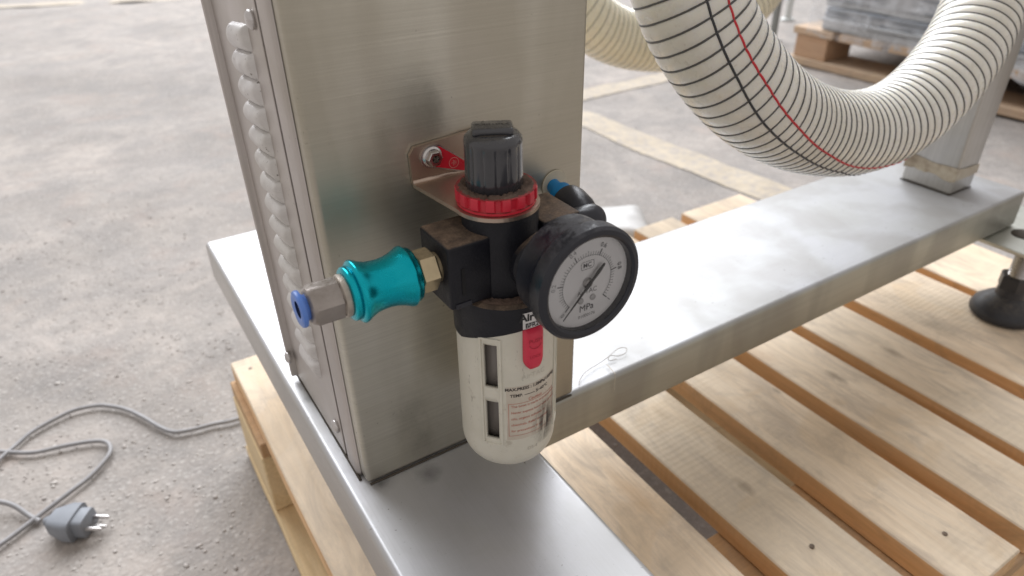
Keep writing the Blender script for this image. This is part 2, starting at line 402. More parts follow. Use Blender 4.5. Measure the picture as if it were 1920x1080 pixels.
col_o = box('column', 0, w_, 0, dc, .0004, .42, ST_COL, mc, .0022, 4, fn=lean)
# side cladding: front flange, seam, screwed louvre panel, back flange
def side_poly(name, pts, z0, z1, mat, nz=2):
    V = []; n = len(pts)
    for k in range(nz+1):
        z = z0+(z1-z0)*k/nz
        for x, y in pts: V.append(lean(Vector((x, y, z))))
    F = [[k*n+i, k*n+(i+1) % n, (k+1)*n+(i+1) % n, (k+1)*n+i] for k in range(nz) for i in range(n)]
    F += [list(range(n))[::-1], [nz*n+i for i in range(n)]]
    return mk(name, V, F, mat, mc, auto=30)
side_poly('front_flange', [(-.0002, .0065), (-.0010, .0072), (-.0017, .0092), (-.0017, .0182), (-.0012, .019), (-.0002, .019)], .0006, .419, ST_SIDE)
gap = side_poly('seam_strip', [(-.0003, .0191), (-.0003, .0206), (.0, .0206), (.0, .0191)], .0012, .418, plain('seam_dark', (.025, .024, .024), .8))  # near-black strip stands in for the dark of the open seam groove
panel = side_poly('louvre_panel', [(-.0002, .0208), (-.0016, .0208), (-.0018, .0211), (-.0018, .0885), (-.0046, .0892), (-.0050, .0902), (-.0044, .0908), (-.0002, .0906)], .0025, .417, ST_SIDE)
def louvre(z):
    V = []; F = []; nu, nv = 22, 14; y0, y1 = .0355, .0600; hz = .0097
    for j in range(nv+1):
        t = j/nv
        prof = max(0.0, math.sin(math.pi*min(1, t**.85)))**.62
        for i in range(nu+1):
            s = i/nu; e = max(0, 1-abs(2*s-1)**10)**.5
            x = -.0015-.0034*prof*e-(.0004*mnoise.noise(Vector((s*4, t*3, z*90))) if 0 < i < nu else 0)
            V.append(lean(Vector((x, y0+(y1-y0)*s+.0006*math.sin(t*3), z+hz*(.5-t)*(.85+.15*e)+.0028*(.5-s)))))
    for j in range(nv):
        for i in range(nu):
            a = j*(nu+1)+i; F.append([a, a+1, a+nu+2, a+nu+1])
    return V, F
ALU = steel('stamped_louvre_metal', (60, 60, 200), (.68, .665, .66), (.36, .55), 1.0, metal=.6)
for k in range(16):
    V, F = louvre(.1795-.00938*k); mk('louvre', V, F, ALU, panel, smooth=True)
SCREW = plain('screw_steel', (.55, .53, .52), .28, 1, .1)
def pan_screw(y, z, x=-.0018):
    p = lean(Vector((x, y, z)))
    h = lathe('screw', [(.0030, 0), (.0033, .0006), (.0030, .0014), (.0019, .0022), (.0006, .0024)], p, (-1, 0, 0), SCREW, panel, 28, auto=60)
    for a in (0, 1):
        dy, dz = (.0013, .00035) if a else (.00035, .0013)
        v, f = boxd(p.x-.0027-a*.00003, p.x-.0018, y-dy, y+dy, z-dz, z+dz); mk('screw_slot', v, f, GRIME_SLOT, h)
    return h
panel.name = 'louvre_panel'
def pan(y, z, x=-.0018):
    p = lean(Vector((x, y, z)))
    lathe('screw', [(.0030, 0), (.0033, .0006), (.0030, .0014), (.0019, .0022), (.0006, .0024)], p, (-1, 0, 0), SCREW, panel, 28, auto=60)
pan(.0262, .1885); pan(.0262, .0155); pan(.0880, .0155, -.0040)

# beams
box('long_beam', -.0095, .0745, -.30, .278, -.0305, 0, ST_A, mc, .0032, 5)
box('cross_beam', .0752, .555, .0006, .1081, -.0305, -.0004, ST_B, mc, .0030, 5)
# the part of the cross beam front that carries the column's corner
# a weld bead where the two beams and column meet
def bead(P, r, mat, name='weld_bead'):
    pts = catmull(P, 10); pts = [p+Vector((0, 0, .0003*mnoise.noise(p*900))) for p in pts]
    V, F = tubed(pts, lambda t: r*(1+.35*mnoise.noise(Vector((t*40, 0, 0)))), 6); return mk(name, V, F, mat, mc, smooth=True)
bead([(.001, -.0002, .0003), (.03, -.0004, .0003), (.0745, -.0003, .0003), (.109, 0, .0001)], .0006, GRIME_SLOT, 'grime_line')
bead([(-.0016, .0045, .0003), (-.0014, .05, .0003), (-.0015, .099, .0003)], .0007, GRIME_SLOT, 'grime_line')
bead([(.0745, .0005, -.0006), (.0747, -.0002, -.012), (.0747, -.0002, -.029)], .0007, ST_A)
# post on the cross beam with a torn band of packing tape
px0, px1, py0, py1 = .4955, .5262, .0295, .0705
def plean(p): return Vector((p.x+.03*p.z, p.y, p.z))
box('post', px0, px1, py0, py1, .0002, .45, ST_POST, mc, .002, 3, fn=plean)
def tape_mat():
    t = NT('old_packing_tape'); v = t.coords(); n1 = t.noise(v, 60, 5, .6)
    t.b.inputs['Alpha'].default_value = 1
    return t.out(t.ramp(n1, [(.35, (.20, .15, .10)), (.55, (.42, .36, .27)), (.7, (.50, .46, .36))]), .35, 0, t.bump(n1, .6, .002))
def tape():
    pts = [(px1, py1), (px0, py1), (px0, py0), (px1, py0)]; V = []; n = 0
    ring = []
    for a, b in zip(pts[:-1], pts[1:]):
        for k in range(14): ring.append((a[0]+(b[0]-a[0])*k/14, a[1]+(b[1]-a[1])*k/14))
    ring.append(pts[-1]); c = Vector(((px0+px1)/2, (py0+py1)/2, 0))
    for i, (x, y) in enumerate(ring):
        s = i/len(ring); d = Vector((x, y, 0))-c; q = c+d*1.022
        lo = .0115+.003*mnoise.noise(Vector((s*9, 3, 0)))+.002*mnoise.noise(Vector((s*31, 3, 0))); hi = .0245+.0012*mnoise.noise(Vector((s*7, 8, 0)))-.005*s
        for z in (lo, (lo+hi)/2, hi): V.append(plean(Vector((q.x, q.y, z))))
    F = [[i*3+j, i*3+j+1, (i+1)*3+j+1, (i+1)*3+j] for i in range(len(ring)-1) for j in range(2)]
    return mk('tape_band', V, F, tape_mat(), mc)
tape()
bead([(px0+.0002, py1, .0002), (px0+.0002, (py0+py1)/2, .0002), (px0+.0002, py0+.0004, .0002)], .0005, GRIME_SLOT, 'grime_line'); bead([(px0+.0004, py0+.0002, .0002), ((px0+px1)/2, py0+.0002, .0002), (px1, py0+.0002, .0002)], .0005, GRIME_SLOT, 'grime_line')
# levelling foot
RUB = plain('black_rubber', (.022, .023, .028), .42, 0, .3, 300, dust=(.16, .14, .12), dustamt=.35)
PLT = steel('foot_plate_steel', (60, 60, 60), (.55, .56, .52), (.3, .45), 1.0)
box('foot_plate', .512, .60, -.034, .06, -.0345, -.0307, PLT, mc, .0008)
fx, fy = .552, -.017
lathe('foot_nut', [(.008, -.0415), (.009, -.041), (.009, -.0355), (.008, -.0348)], (fx, fy, 0), (0, 0, 1), SCREW, mc, 6)
lathe('foot_thread', sum([[(.0068, -.090+i*.0018), (.0077, -.0891+i*.0018)] for i in range(31)], []), (fx, fy, 0), (0, 0, 1), SCREW, mc, 20)
lathe('foot_lock_nut', [(.0115, -.080), (.0125, -.079), (.0125, -.0685), (.0115, -.0675)], (fx, fy, 0), (0, 0, 1), RUB, mc, 6)
lathe('foot_pad', [(.0235, PZ+.001), (.0255, PZ+.003), (.0258, PZ+.0055), (.024, PZ+.0105), (.0175, PZ+.0165), (.0115, PZ+.0205), (.0105, PZ+.029), (.0085, PZ+.030)], (fx, fy, 0), (0, 0, 1), RUB, mc, 48)
lathe('foot_nut', [(.0075, 0), (.0082, .0005), (.0082, .0048), (.0074, .0053)], (fx+.004, fy+.001, -.0307), (0, 0, 1), SCREW, mc, 6)
lathe('bore_ring', [(.0088, 0), (.009, .0006), (.0085, .0009)], (.545, -.012, -.0308), (0, 0, 1), GRIME_SLOT, mc, 24)
# feet that carry the far end of the long beam, out of sight below it
for x, y in ((.045, .12), (.05, -.24), (.30, .098)):
    lathe('foot_thread', [(.005, PZ+.02), (.005, -.0306)], (x, y, 0), (0, 0, 1), SCREW, mc, 16)
    lathe('foot_pad', [(.018, PZ+.001), (.020, PZ+.005), (.010, PZ+.018), (.008, PZ+.022)], (x, y, 0), (0, 0, 1), RUB, mc, 32)
# ivory grommet disc round the hole where the air line enters the column
lathe('hole_grommet', [(.0060, 0), (.0062, .0003), (.0060, .0006), (.0012, .0006)], (.0962, 0, .1172), (0, -1, 0), plain('ivory_plastic', (.50, .46, .36), .5), mc, 48)

# loose thread on the cross beam
HAIR = plain('grey_thread', (.28, .24, .20), .7)
th = catmull([(.1165, .0035, .0010), (.119, .006, .0012), (.125, .009, .0018), (.134, .011, .0014), (.142, .012, .0022), (.151, .0145, .0026), (.1555, .013, .0022), (.153, .0105, .0014), (.148, .011, .0012), (.144, .0125, .0022), (.1415, .0105, .0012), (.146, .0095, .0009)], 8)
t1 = thing('thread', (.14, .01, 0), 'thin curled grey thread lying on the bright steel cross beam', 'thread')
tube('strand', th, .00016, HAIR, t1, 6)
tube('strand', catmull([(.1385, .0085, .0012), (.1375, .001, .0010), (.1372, .0000, .0006), (.1368, -.0006, -.004), (.1362, -.0008, -.010)], 6), .00018, plain('pale_thread', (.55, .48, .38), .7), t1, 6)

exec_reg = True
# ------------------------------------------------------------------ filter regulator
X0, Y0 = .0535, -.030
BLK = plain('black_moulded_plastic', (.011, .0115, .016), .45, 0, .35, 500, dust=(.30, .215, .15), dustamt=1.1, spec=.3)
BLK2 = plain('black_gloss_case', (.011, .0125, .02), .36, 0, .25, 120, dust=(.10, .10, .11), dustamt=.3)
BLK3 = plain('black_fitting_plastic', (.012, .013, .021), .33, 0, .15, 300)
KNB = plain('charcoal_gloss_knob', (.034, .035, .041), .17, 0, .1, 200, coat=.6, dust=(.07, .065, .06), dustamt=.2)
RED = plain('red_plastic', (.56, .018, .04), .38, 0, .2, 400, dust=(.13, .085, .06), dustamt=.8)
REDF = plain('red_button_plastic', (.66, .03, .07), .42, 0, .1)
BRK = steel('stained_bracket_metal', (40, 40, 40), (.50, .40, .33), (.34, .5), 1.2, (.10, .06, .04))
DUST = plain('packed_dust', (.12, .08, .06), .95, 0, .9, 700, .4)
WHT = None
rg = thing('filter_regulator', (X0, Y0, .08), 'black air filter regulator with charcoal knob, red ring and cream bowl bolted to the column', 'air regulator')
def rough_dust(name, ring_r0, ring_r1, z, cx_, cy_, parent, h=.0007, n=90, m=5):
    V = []; F = []
    for j in range(m+1):
        rr = ring_r0+(ring_r1-ring_r0)*j/m
        for k in range(n):
            a = 2*math.pi*k/n; e = 0 if j in (0, m) else 1
            q = (cx_+rr*math.cos(a), cy_+rr*math.sin(a)); hh = h*e*(.6+1.2*mnoise.noise(Vector((q[0]*900, q[1]*900, 3))))
            V.append((q[0], q[1], z+max(0, hh)))
    for j in range(m):
        for k in range(n): k2 = (k+1) % n; F.append([j*n+k, j*n+k2, (j+1)*n+k2, (j+1)*n+k])
    return mk(name, V, F, DUST, parent, smooth=True)
# bracket
kx, ky = .0508, -.030
vp = [(.0334, .1334), (.0331, .1435), (.0350, .1462), (.0560, .1478), (.0650, .1482), (.0650, .1334)]
br = prism('bracket', vp, lambda a, b, c: Vector((a, -.0003-c, b)), .0016, BRK, rg)
hp = [(.0334, -.0019), (.0334, -.003), (.0364, -.0305)]
hp += [(kx+.0147*math.cos(a), ky+.0147*math.sin(a)) for a in np.linspace(R(182), R(372), 30)]
hp += [(.0650, -.0019)]
prism('bracket_shelf', hp, lambda a, b, c: Vector((a, b, .1332-c)), .0014, BRK, br)
V, F = tubed([(.0336, -.0013, .1332), (.0648, -.0013, .1332)], .0013, 12); mk('bracket_bend', V, F, BRK, br, smooth=True)
# bolt and earth tag
lathe('washer', [(.0041, 0), (.0042, .0003), (.0041, .0008), (.0020, .0009)], (.0411, -.0019, .1418), (0, -1, 0), SCREW, br, 32)
bt = lathe('bolt', [(.0026, 0), (.0030, .0004), (.0030, .0026), (.0026, .0031), (.0015, .0031), (.0013, .0024)], (.0413, -.0027, .1418), (0, -1, 0), SCREW, br, 6)
lathe('bolt_flange', [(.0036, 0), (.0037, .0004), (.0031, .0009)], (.0413, -.0026, .1418), (0, -1, 0), SCREW, br, 32)
for a in (45, 135):
    ca, sa = math.cos(R(a)), math.sin(R(a)); poly = [(-.0013, -.0003), (.0013, -.0003), (.0013, .0003), (-.0013, .0003)]
    poly = [(x*ca-y*sa+.0413, x*sa+y*ca+.1418) for x, y in poly]
    prism('bolt_recess', poly, lambda p, q, c: Vector((p, -.00535-c, q)), .0006+a*.0000004, GRIME_SLOT, br)
tgp = []
for a in np.linspace(R(70), R(230), 16): tgp.append((.0430+.0044*math.cos(a), .1415+.0044*math.sin(a)))
for a in np.linspace(R(245), R(410), 10): tgp.append((.0545+.0020*math.cos(a), .1350+.0020*math.sin(a)))
tg = prism('earth_tag', tgp, lambda a, b, c: Vector((a, -.0020-c, b)), .0005, SCREW, br)
cxm = sum(p[0] for p in tgp)/len(tgp); czm = sum(p[1] for p in tgp)/len(tgp)
tgp2 = [(cxm+(x-cxm)*.90, czm+(z-czm)*.86) for x, z in tgp]
TRED = plain('tag_red_paint', (.55, .012, .03), .3)
prism('earth_tag_face', tgp2, lambda a, b, c: Vector((a, -.0025-c, b)), .00015, TRED, br)
TPR = plain('tag_print', (.62, .25, .22), .5)
def ringflat(name, r, wd, fn, mat, parent, n=40, a0=0, a1=2*math.pi):
    V = []; full = abs(a1-a0-2*math.pi) < 1e-6; m = n if full else n+1
    for k in range(m):
        a = a0+(a1-a0)*k/n
        V += [fn((r-wd/2)*math.cos(a), (r-wd/2)*math.sin(a)), fn((r+wd/2)*math.cos(a), (r+wd/2)*math.sin(a))]
    F = [[2*k, 2*k+1, 2*((k+1) % m)+1, 2*((k+1) % m)] for k in range(n)]
    return mk(name, V, F, mat, parent)
ft = lambda a, b: Vector((.0497+a, -.00274, .1378+b))
ringflat('earth_symbol', .0019, .00022, ft, TPR, br)
def bar(name, x0, y0, x1, y1, wd, fn, mat, parent):
    d = Vector((x1-x0, y1-y0)).normalized(); n = Vector((-d.y, d.x))*wd/2
    return mk(name, [fn(x0+n.x, y0+n.y), fn(x1+n.x, y1+n.y), fn(x1-n.x, y1-n.y), fn(x0-n.x, y0-n.y)], [[0, 1, 2, 3]], mat, parent)
for q, (a, b, c, d) in enumerate([(-.0012, 0, -.0002, 0), (-.0002, -.0011, -.0002, .0011), (.0003, -.0008, .0003, .0008), (.0008, -.0005, .0008, .0005)]):
    bar('earth_symbol', a, b, c, d, .0002, ft, TPR, br)
# knob
def kn(a, i):
    return 1.0 if i in (0, 5, 6, 7, 8, 9) else 1-.035*max(0, math.cos(a*14))**6
KP = [(.0088, .1372), (.0096, .1380), (.00955, .1440), (.0095, .1500), (.0095, .1535), (.0096, .1542), (.0093, .1556), (.0082, .1568), (.0066, .1572), (.0002, .1573)]
kb = lathe('knob', KP, (kx-.0006, ky, 0), (0, 0, 1), KNB, rg, 168, fn=kn, auto=50)
capf = lambda p: Vector((kx-.0007+(p.x-kx)*math.cos(R(-28))-(p.y-ky)*math.sin(R(-28)), ky+(p.x-kx)*math.sin(R(-28))+(p.y-ky)*math.cos(R(-28)), p.z))
box('knob_cap', kx-.0067, kx+.0067, ky-.0046, ky+.0046, .1566, .1594, KNB, kb, .0011, 3, fn=capf)
box('knob_slot', kx-.0042, kx+.0042, ky-.0052, ky-.0040, .1569, .1573, GRIME_SLOT, kb, fn=capf)
text('cap_lettering', 'PUSH LOCK', .0021, lambda a, b: capf(Vector((kx+a, ky+b, .15945))), plain('cap_print', (.025, .022, .02), .9), kb, spacing=.95)
# red lock ring with alternating lugs
V = []; F = []; n = 192
lug = lambda k: 1.0 if (k % 12) < 7 else .92
prof = [(.0118, .1345, 0), (.0131, .1345, 0), (.0138, .1349, 1), (.0138, .1382, 1), (.0135, .1388, 0), (.0118, .1388, 0)]
for r_, z_, f_ in prof:
    for k in range(n):
        a = 2*math.pi*k/n; rr = r_*(lug(k) if f_ else 1); V.append((kx+rr*math.cos(a), ky+rr*math.sin(a), z_))
m = len(prof)
for i in range(m):
    i2 = (i+1) % m
    for k in range(n): k2 = (k+1) % n; F.append([i*n+k, i*n+k2, i2*n+k2, i2*n+k])
lr = mk('lock_ring', V, F, RED, rg, auto=30)
ringb = lathe('lock_ring_flange', [(.0128, .1331), (.0134, .1334), (.0134, .1342), (.0128, .1346)], (kx, ky, 0), (0, 0, 1), RED, lr, 64)
rough_dust('dust_layer', .0085, .0128, .1386, kx, ky, lr, .0010)
# body
SLOT = plain('slot_black', (.004, .004, .005), .7)
bd = lathe('body', [(.0126, .098), (.0132, .1005), (.0132, .1288), (.0126, .1302), (.0122, .1320)], (X0-.0014, Y0, 0), (0, 0, 1), BLK, rg, 56)
box('port_block', .0268, .0430, -.0392, -.0185, .1018, .1256, BLK, bd, .0012, 3)
box('port_block', .0630, .0790, -.0405, -.0195, .1030, .1256, BLK, bd, .0012, 3)
lathe('gauge_socket', [(.0098, 0), (.0098, .0150), (.0088, .0162)], (.0575, -.0300, .1135), (0, -1, 0), BLK, bd, 40)
box('body_slot', .0312, .0324, -.03955, -.0385, .1070, .1170, SLOT, bd)
box('body_slot', .0285, .0345, -.03945, -.0385, .1022, .1040, BLK3, bd)
# collar with its scalloped lower rim
V = []; F = []; n = 96
def cz(a): 
    d = (math.degrees(a)+95+180) % 360-180
    return .0912-.0078*min(1, abs(d)/85)**1.6
cols = []
for k in range(n):
    a = 2*math.pi*k/n; zb = cz(a); r = .0194
    for rr, zz in ((.0176, zb), (.0190, zb), (r, zb+.0006), (r, .0985), (.0190, .1002), (.0172, .1010), (.0120, .1018)):
        V.append((X0+rr*math.cos(a), Y0+rr*math.sin(a), zz))
for k in range(n):
    k2 = (k+1) % n
    for j in range(6): F.append([k*7+j, k2*7+j, k2*7+j+1, k*7+j+1])
cl = mk('collar', V, F, BLK, rg, auto=40)
rough_dust('dust_layer', .0126, .0172, .1012, X0, Y0, cl, .0008)
# bowl guard: lathe grid with real window openings
CREAM = NT('cream_bowl_plastic'); v = CREAM.coords()
cc = CREAM.ramp(CREAM.noise(v, 60, 5, .6), [(.3, (.60, .575, .485)), (.7, (.68, .655, .565))])
cc = CREAM.mix(CREAM.ramp(CREAM.noise(v, 170, 5, .7), [(.60, 0.0), (.72, .5)]), cc, (.34, .29, .22))
cc = CREAM.mix(CREAM.ramp(CREAM.noise(CREAM.coords((1, 1, .25)), 420, 4, .7), [(.64, 0.0), (.72, .6)]), cc, (.20, .17, .14))
CREAM.b.inputs['Subsurface Weight'].default_value = .12; CREAM.b.inputs['Subsurface Radius'].default_value = (.004, .003, .002); CREAM.b.inputs['Subsurface Scale'].default_value = .5
CREAM = CREAM.out(cc, .40, 0, CREAM.bump(CREAM.noise(v, 900, 4), .12, .0004))
RB = .0188
wins = []
for th0 in (-140, -42, 130, 50): wins += [(th0, .0655, .0850), (th0, .0405, .0592)]
n = 180
zs = sorted(set([.0958, .0940, .0900, .0875, .0850, .0655, .0592, .0405, .0370, .033]+list(np.linspace(.04, .086, 16).round(4))), reverse=True)
prof = [(RB, z) for z in zs]
for a in np.linspace(0, 90, 10)[1:]:
    prof.append((RB-.0115+.0115*math.cos(R(a)), .033-.0125*math.sin(R(a))))
prof.append((.004, .0205))
HW = 7.4
def hole(i, k):
    if i+1 >= len(prof): return False
    zt, zb = prof[i][1], prof[i+1][1]; d0 = (k+.5)*360/n
    for th0, z0, z1 in wins:
        d = (d0-th0+180) % 360-180
        if abs(d) < HW and zb >= z0-1e-5 and zt <= z1+1e-5: return True
    return False
u_, v_, d_ = Vector((1, 0, 0)), Vector((0, 1, 0)), Vector((0, 0, 1))
def grid(prof, skip, c):
    V = []; F = []
    for r, z in prof:
        for k in range(n): a = 2*math.pi*k/n; V.append((c[0]+r*math.cos(a), c[1]+r*math.sin(a), z))
    for i in range(len(prof)-1):
        for k in range(n):
            if skip(i, k): continue
            k2 = (k+1) % n; F.append([i*n+k, i*n+k2, (i+1)*n+k2, (i+1)*n+k])
    F.append([(len(prof)-1)*n+k for k in range(n)]); return V, F
V, F = grid(prof, hole, (X0, Y0))
bw = mk('bowl_guard', V, F, CREAM, rg, smooth=True)
sm = bw.modifiers.new('s', 'SOLIDIFY'); sm.thickness = .0016; sm.offset = -1 if True else 1
SMK = plain('smoked_inner_bowl', (.21, .19, .175), .22, 0, .05, 100)
lathe('inner_bowl', [(.004, .026), (.011, .028), (.0148, .034), (.0150, .092)], (X0, Y0, 0), (0, 0, 1), SMK, bw, 64)
# raised frames round the windows
def onb(th, z, r): return Vector((X0+r*math.cos(R(th)), Y0+r*math.sin(R(th)), z))
for th0 in (-140, -42):
    def rail(a0, a1, z0, z1, r=RB+.00055):
        V = []; F = []; m = 5
        for j in range(m+1):
            a = a0+(a1-a0)*j/m
            V += [onb(a, z0, RB-.0002), onb(a, z0+.0003, r), onb(a, z1-.0003, r), onb(a, z1, RB-.0002)]
        for j in range(m):
            for q in range(3): F.append([j*4+q, j*4+q+1, (j+1)*4+q+1, (j+1)*4+q])
        F += [[0, 1, 2, 3], [m*4, m*4+1, m*4+2, m*4+3]]
        return V, F
    V = []; F = []
    for args in ((th0-HW-5, th0-HW-2.6, .0375, .0880), (th0+HW+2.6, th0+HW+5, .0375, .0880), (th0-HW-2.5, th0+HW+2.5, .0868, .0882), (th0-HW-2.5, th0+HW+2.5, .0373, .0387)):
        v1, f1 = rail(*args); b = len(V); V += v1; F += [[i+b for i in q] for q in f1]
    mk('window_frame', V, F, CREAM, bw)
# release button
def patch(name, th0, th1, z0, z1, r0, r1, mat, parent, round_bottom=True, m=14, k=16):
    V = []; F = []
    for j in range(k+1):
        s = j/k; z = z1+(z0-z1)*s
        wd = 1.0
        rb = (z1-z0)*.32
        if round_bottom and z < z0+rb: wd = math.sqrt(max(.0, 1-((z0+rb-z)/rb)**2))
        for i in range(m+1):
            a = (th0+th1)/2+(th1-th0)/2*wd*(2*i/m-1); e = (1-abs(2*i/m-1)**8)*(1-abs(2*s-1)**14)
            V.append(onb(a, z, r0+(r1-r0)*e))
    for j in range(k):
        for i in range(m): a = j*(m+1)+i; F.append([a, a+1, a+m+2, a+m+1])
    return mk(name, V, F, mat, parent, smooth=True)
btn = patch('release_button', -104, -80, .0735, .0915, RB+.0002, RB+.0022, REDF, bw)
def wrap(th, z, r): return lambda a, b: onb(th+math.degrees(a/r), z+b, r)
DRED = plain('button_relief', (.42, .012, .035), .5)
text('button_lettering', 'PUSH', .0023, wrap(-92, .0868, RB+.00228), DRED, btn)
ringflat('button_lettering', .0026, .0003, wrap(-92, .0862, RB+.00228), DRED, btn, a0=R(200), a1=R(340))
text('button_lettering', 'LOCK', .0018, wrap(-92, .0800, RB+.00228), DRED, btn)
# white maker label on the collar
LAB = plain('label_white', (.72, .71, .70), .35); INK = plain('black_ink', (.02, .02, .022), .6)
def sheet(name, th0, th1, z0, z1, r, mat, parent, m=12):
    V = []; F = []
    for i in range(m+1): a = th0+(th1-th0)*i/m; V += [onb(a, z0, r), onb(a, z1, r)]
    for i in range(m): F.append([2*i, 2*i+2, 2*i+3, 2*i+1])
    return mk(name, V, F, mat, parent)
mlb = sheet('maker_label', -104, -52, .0917, .0983, .01945, LAB, cl, 20)
text('maker_lettering', 'AirTAC', .0042, wrap(-87.5, .0963, .01953), INK, cl, bold=.00016)
sheet('maker_label_band', -101, -55, .0938, .09398, .0195, INK, cl, 20)
text('maker_lettering', 'BFR2000', .0025, wrap(-88, .0928, .01953), INK, cl, bold=.00006)
# caution print on the bowl
DINK = plain('dark_print', (.06, .05, .045), .6); RINK = plain('pink_print', (.50, .20, .15), .6)
ALB = NT('aged_label'); vz = ALB.coords((1, 1, .12)); ac = ALB.ramp(ALB.noise(ALB.coords(), 150, 4), [(.3, (.52, .46, .38)), (.7, (.62, .57, .48))])
sheet('caution_label', -123, -56, .0405, .0665, RB+.00004, ALB.out(ac, .45), bw, 22)
SMR = NT('black_smear'); mtr = SMR.n('ShaderNodeBsdfTransparent'); smx = SMR.n('ShaderNodeMixShader'); vz = SMR.coords((1, 1, .14))
sg = SMR.mul(SMR.ramp(SMR.noise(vz, 520, 4, .6), [(.36, 0.0), (.50, 1.0)]), SMR.spot((.0060, -.0178, -.0350), .0052, 1.0, (1, 1, .55), ns=260))
SMR.out((.06, .05, .045), .8); SMR.l(sg, smx.inputs[0]); SMR.l(mtr.outputs[0], smx.inputs[1]); SMR.l(SMR.b.outputs[0], smx.inputs[2]); SMR.l(smx.outputs[0], SMR.t.nodes['Material Output'].inputs[0])
sheet('smear_mark', -112, -48, .0350, .0600, RB+.00022, SMR.m, bw, 26)
rr = RB+.00012
text('caution_lettering', 'MAX.PRESS : 1.0MPa(150PSI)', .0019, wrap(-90, .0652, rr), DINK, bw, bold=.00006)
text('caution_lettering', 'TEMP. ------- 5~60\u00b0C', .0019, wrap(-94, .0622, rr), DINK, bw, bold=.00004)
text('caution_lettering', 'Caution', .0019, wrap(-88, .0595, rr), RINK, bw, bold=.00003)
for i, s in enumerate(['The bowl is made of polycarbonate', 'Never expose bowl with synthetic', 'oils, organic solvents or', 'chemicals. Refer to manual', 'for precautions in use']):
    text('caution_lettering', s, .00155, wrap(-118, .0570-.0030*i, rr), RINK, bw, align='LEFT', bold=.00002)
for a, b, c, d in ((-121, -57, .0583, .0585), (-121, -57, .0425, .0427)): sheet('caution_border', a, b, c, d, rr, RINK, bw, 20)
for a in (-121, -57.8): sheet('caution_border', a, a+.6, .0425, .0585, rr, RINK, bw, 2)
EMB = plain('embossed_cream', (.55, .52, .44), .4)
text('embossed_mark', 'AirTAC', .0032, wrap(-90, .0702, RB+.0001), EMB, bw)
text('embossed_mark', 'DS-4', .0022, wrap(-92, .0345, RB+.0001), plain('faint_print', (.45, .42, .35), .5), bw)
# pressure gauge
gx, gy, gz = .0600, -.0715, .1172
GR = .0196
gp = [(.006, -.0270), (.0065, -.0190), (.0165, -.0176), (.0178, -.0162), (.0180, -.0085), (.0186, -.0075), (GR-.0003, -.0066), (GR, -.0058), (GR, -.0010), (GR-.0009, 0), (.0172, .0002), (.0163, -.0004), (.0161, -.0026), (.0161, -.0028), (.002, -.0029)]
G = lathe('pressure_gauge', gp, (gx, gy, gz), (0, -1, 0), BLK2, rg, 96, auto=40)
def gf(dep): return lambda a, b: Vector((gx+a, gy+.0028-dep, gz+b))
DIAL = plain('dial_white', (.88, .87, .87), .4, var=.03)
lathe('dial', [(.0161, 0), (.0001, .0001)], (gx, gy+.0028, gz), (0, -1, 0), DIAL, G, 64, cap=(False, False))
TK = plain('dial_print', (.09, .09, .10), .6)
TKF = plain('dial_glare_print', (.34, .34, .35), .6)  # paler ink for the left numerals: glare painted into their colour
ringflat('dial_scale', .0095, .00013, gf(.0002), TK, G, 90, R(-45), R(225))
for i in range(51):
    a = R(225-270*i/50); maj = i % 10 == 0; r1 = .0117 if maj else (.0112 if i % 5 == 0 else .0108)
    bar('dial_scale', .0095*math.cos(a), .0095*math.sin(a), r1*math.cos(a), r1*math.sin(a), .00034 if maj else .00013, gf(.00021), TK, G)
for i, s in enumerate(['0', '0.2', '0.4', '0.6', '0.8', '1']):
    a = 225-54*i; rot = R(a-90); r = .0130
    def rf(x, y, rot=rot, a=R(a), r=r): return gf(.0002)(r*math.cos(a)+x*math.cos(rot)-y*math.sin(rot), r*math.sin(a)+x*math.sin(rot)+y*math.cos(rot))
    text('dial_numeral', s, .0022, rf, TK if i > 2 else TKF, G)
text('dial_lettering', 'MC', .0022, lambda a, b: gf(.0002)(a-.0002, b+.0063), TK, G, bold=.00003)
for (a, b, c, d) in ((-.0024, .0050, .0018, .0050), (-.0020, .0077, .0022, .0077), (-.0024, .0050, -.0026, .0072), (-.0026, .0072, -.0020, .0077), (.0018, .0050, .0024, .0056), (.0024, .0056, .0022, .0077)):
    bar('dial_emblem', a, b, c, d, .00014, gf(.0002), TK, G)
text('dial_lettering', 'AirTAC', .0024, lambda a, b: gf(.0002)(a+.0002, b-.0034), plain('dial_grey_print', (.20, .20, .21), .6), G)
text('dial_lettering', 'MPa', .0034, lambda a, b: gf(.0002)(a+.0002, b-.0094), TK, G)
text('dial_lettering', '01000176', .0017, lambda a, b: gf(.0002)(a+.0004, b-.0124), plain('dial_faint_print', (.30, .30, .31), .6), G)
RIV = plain('rivet_grey', (.50, .49, .49), .35, .2)
for a in (-.0023, .0025):
    lathe('dial_rivet', [(.0011, 0), (.0010, .0004), (.0006, .0007), (.0001, .0008)], (gx+a, gy+.0027, gz-.0062), (0, -1, 0), RIV, G, 20)
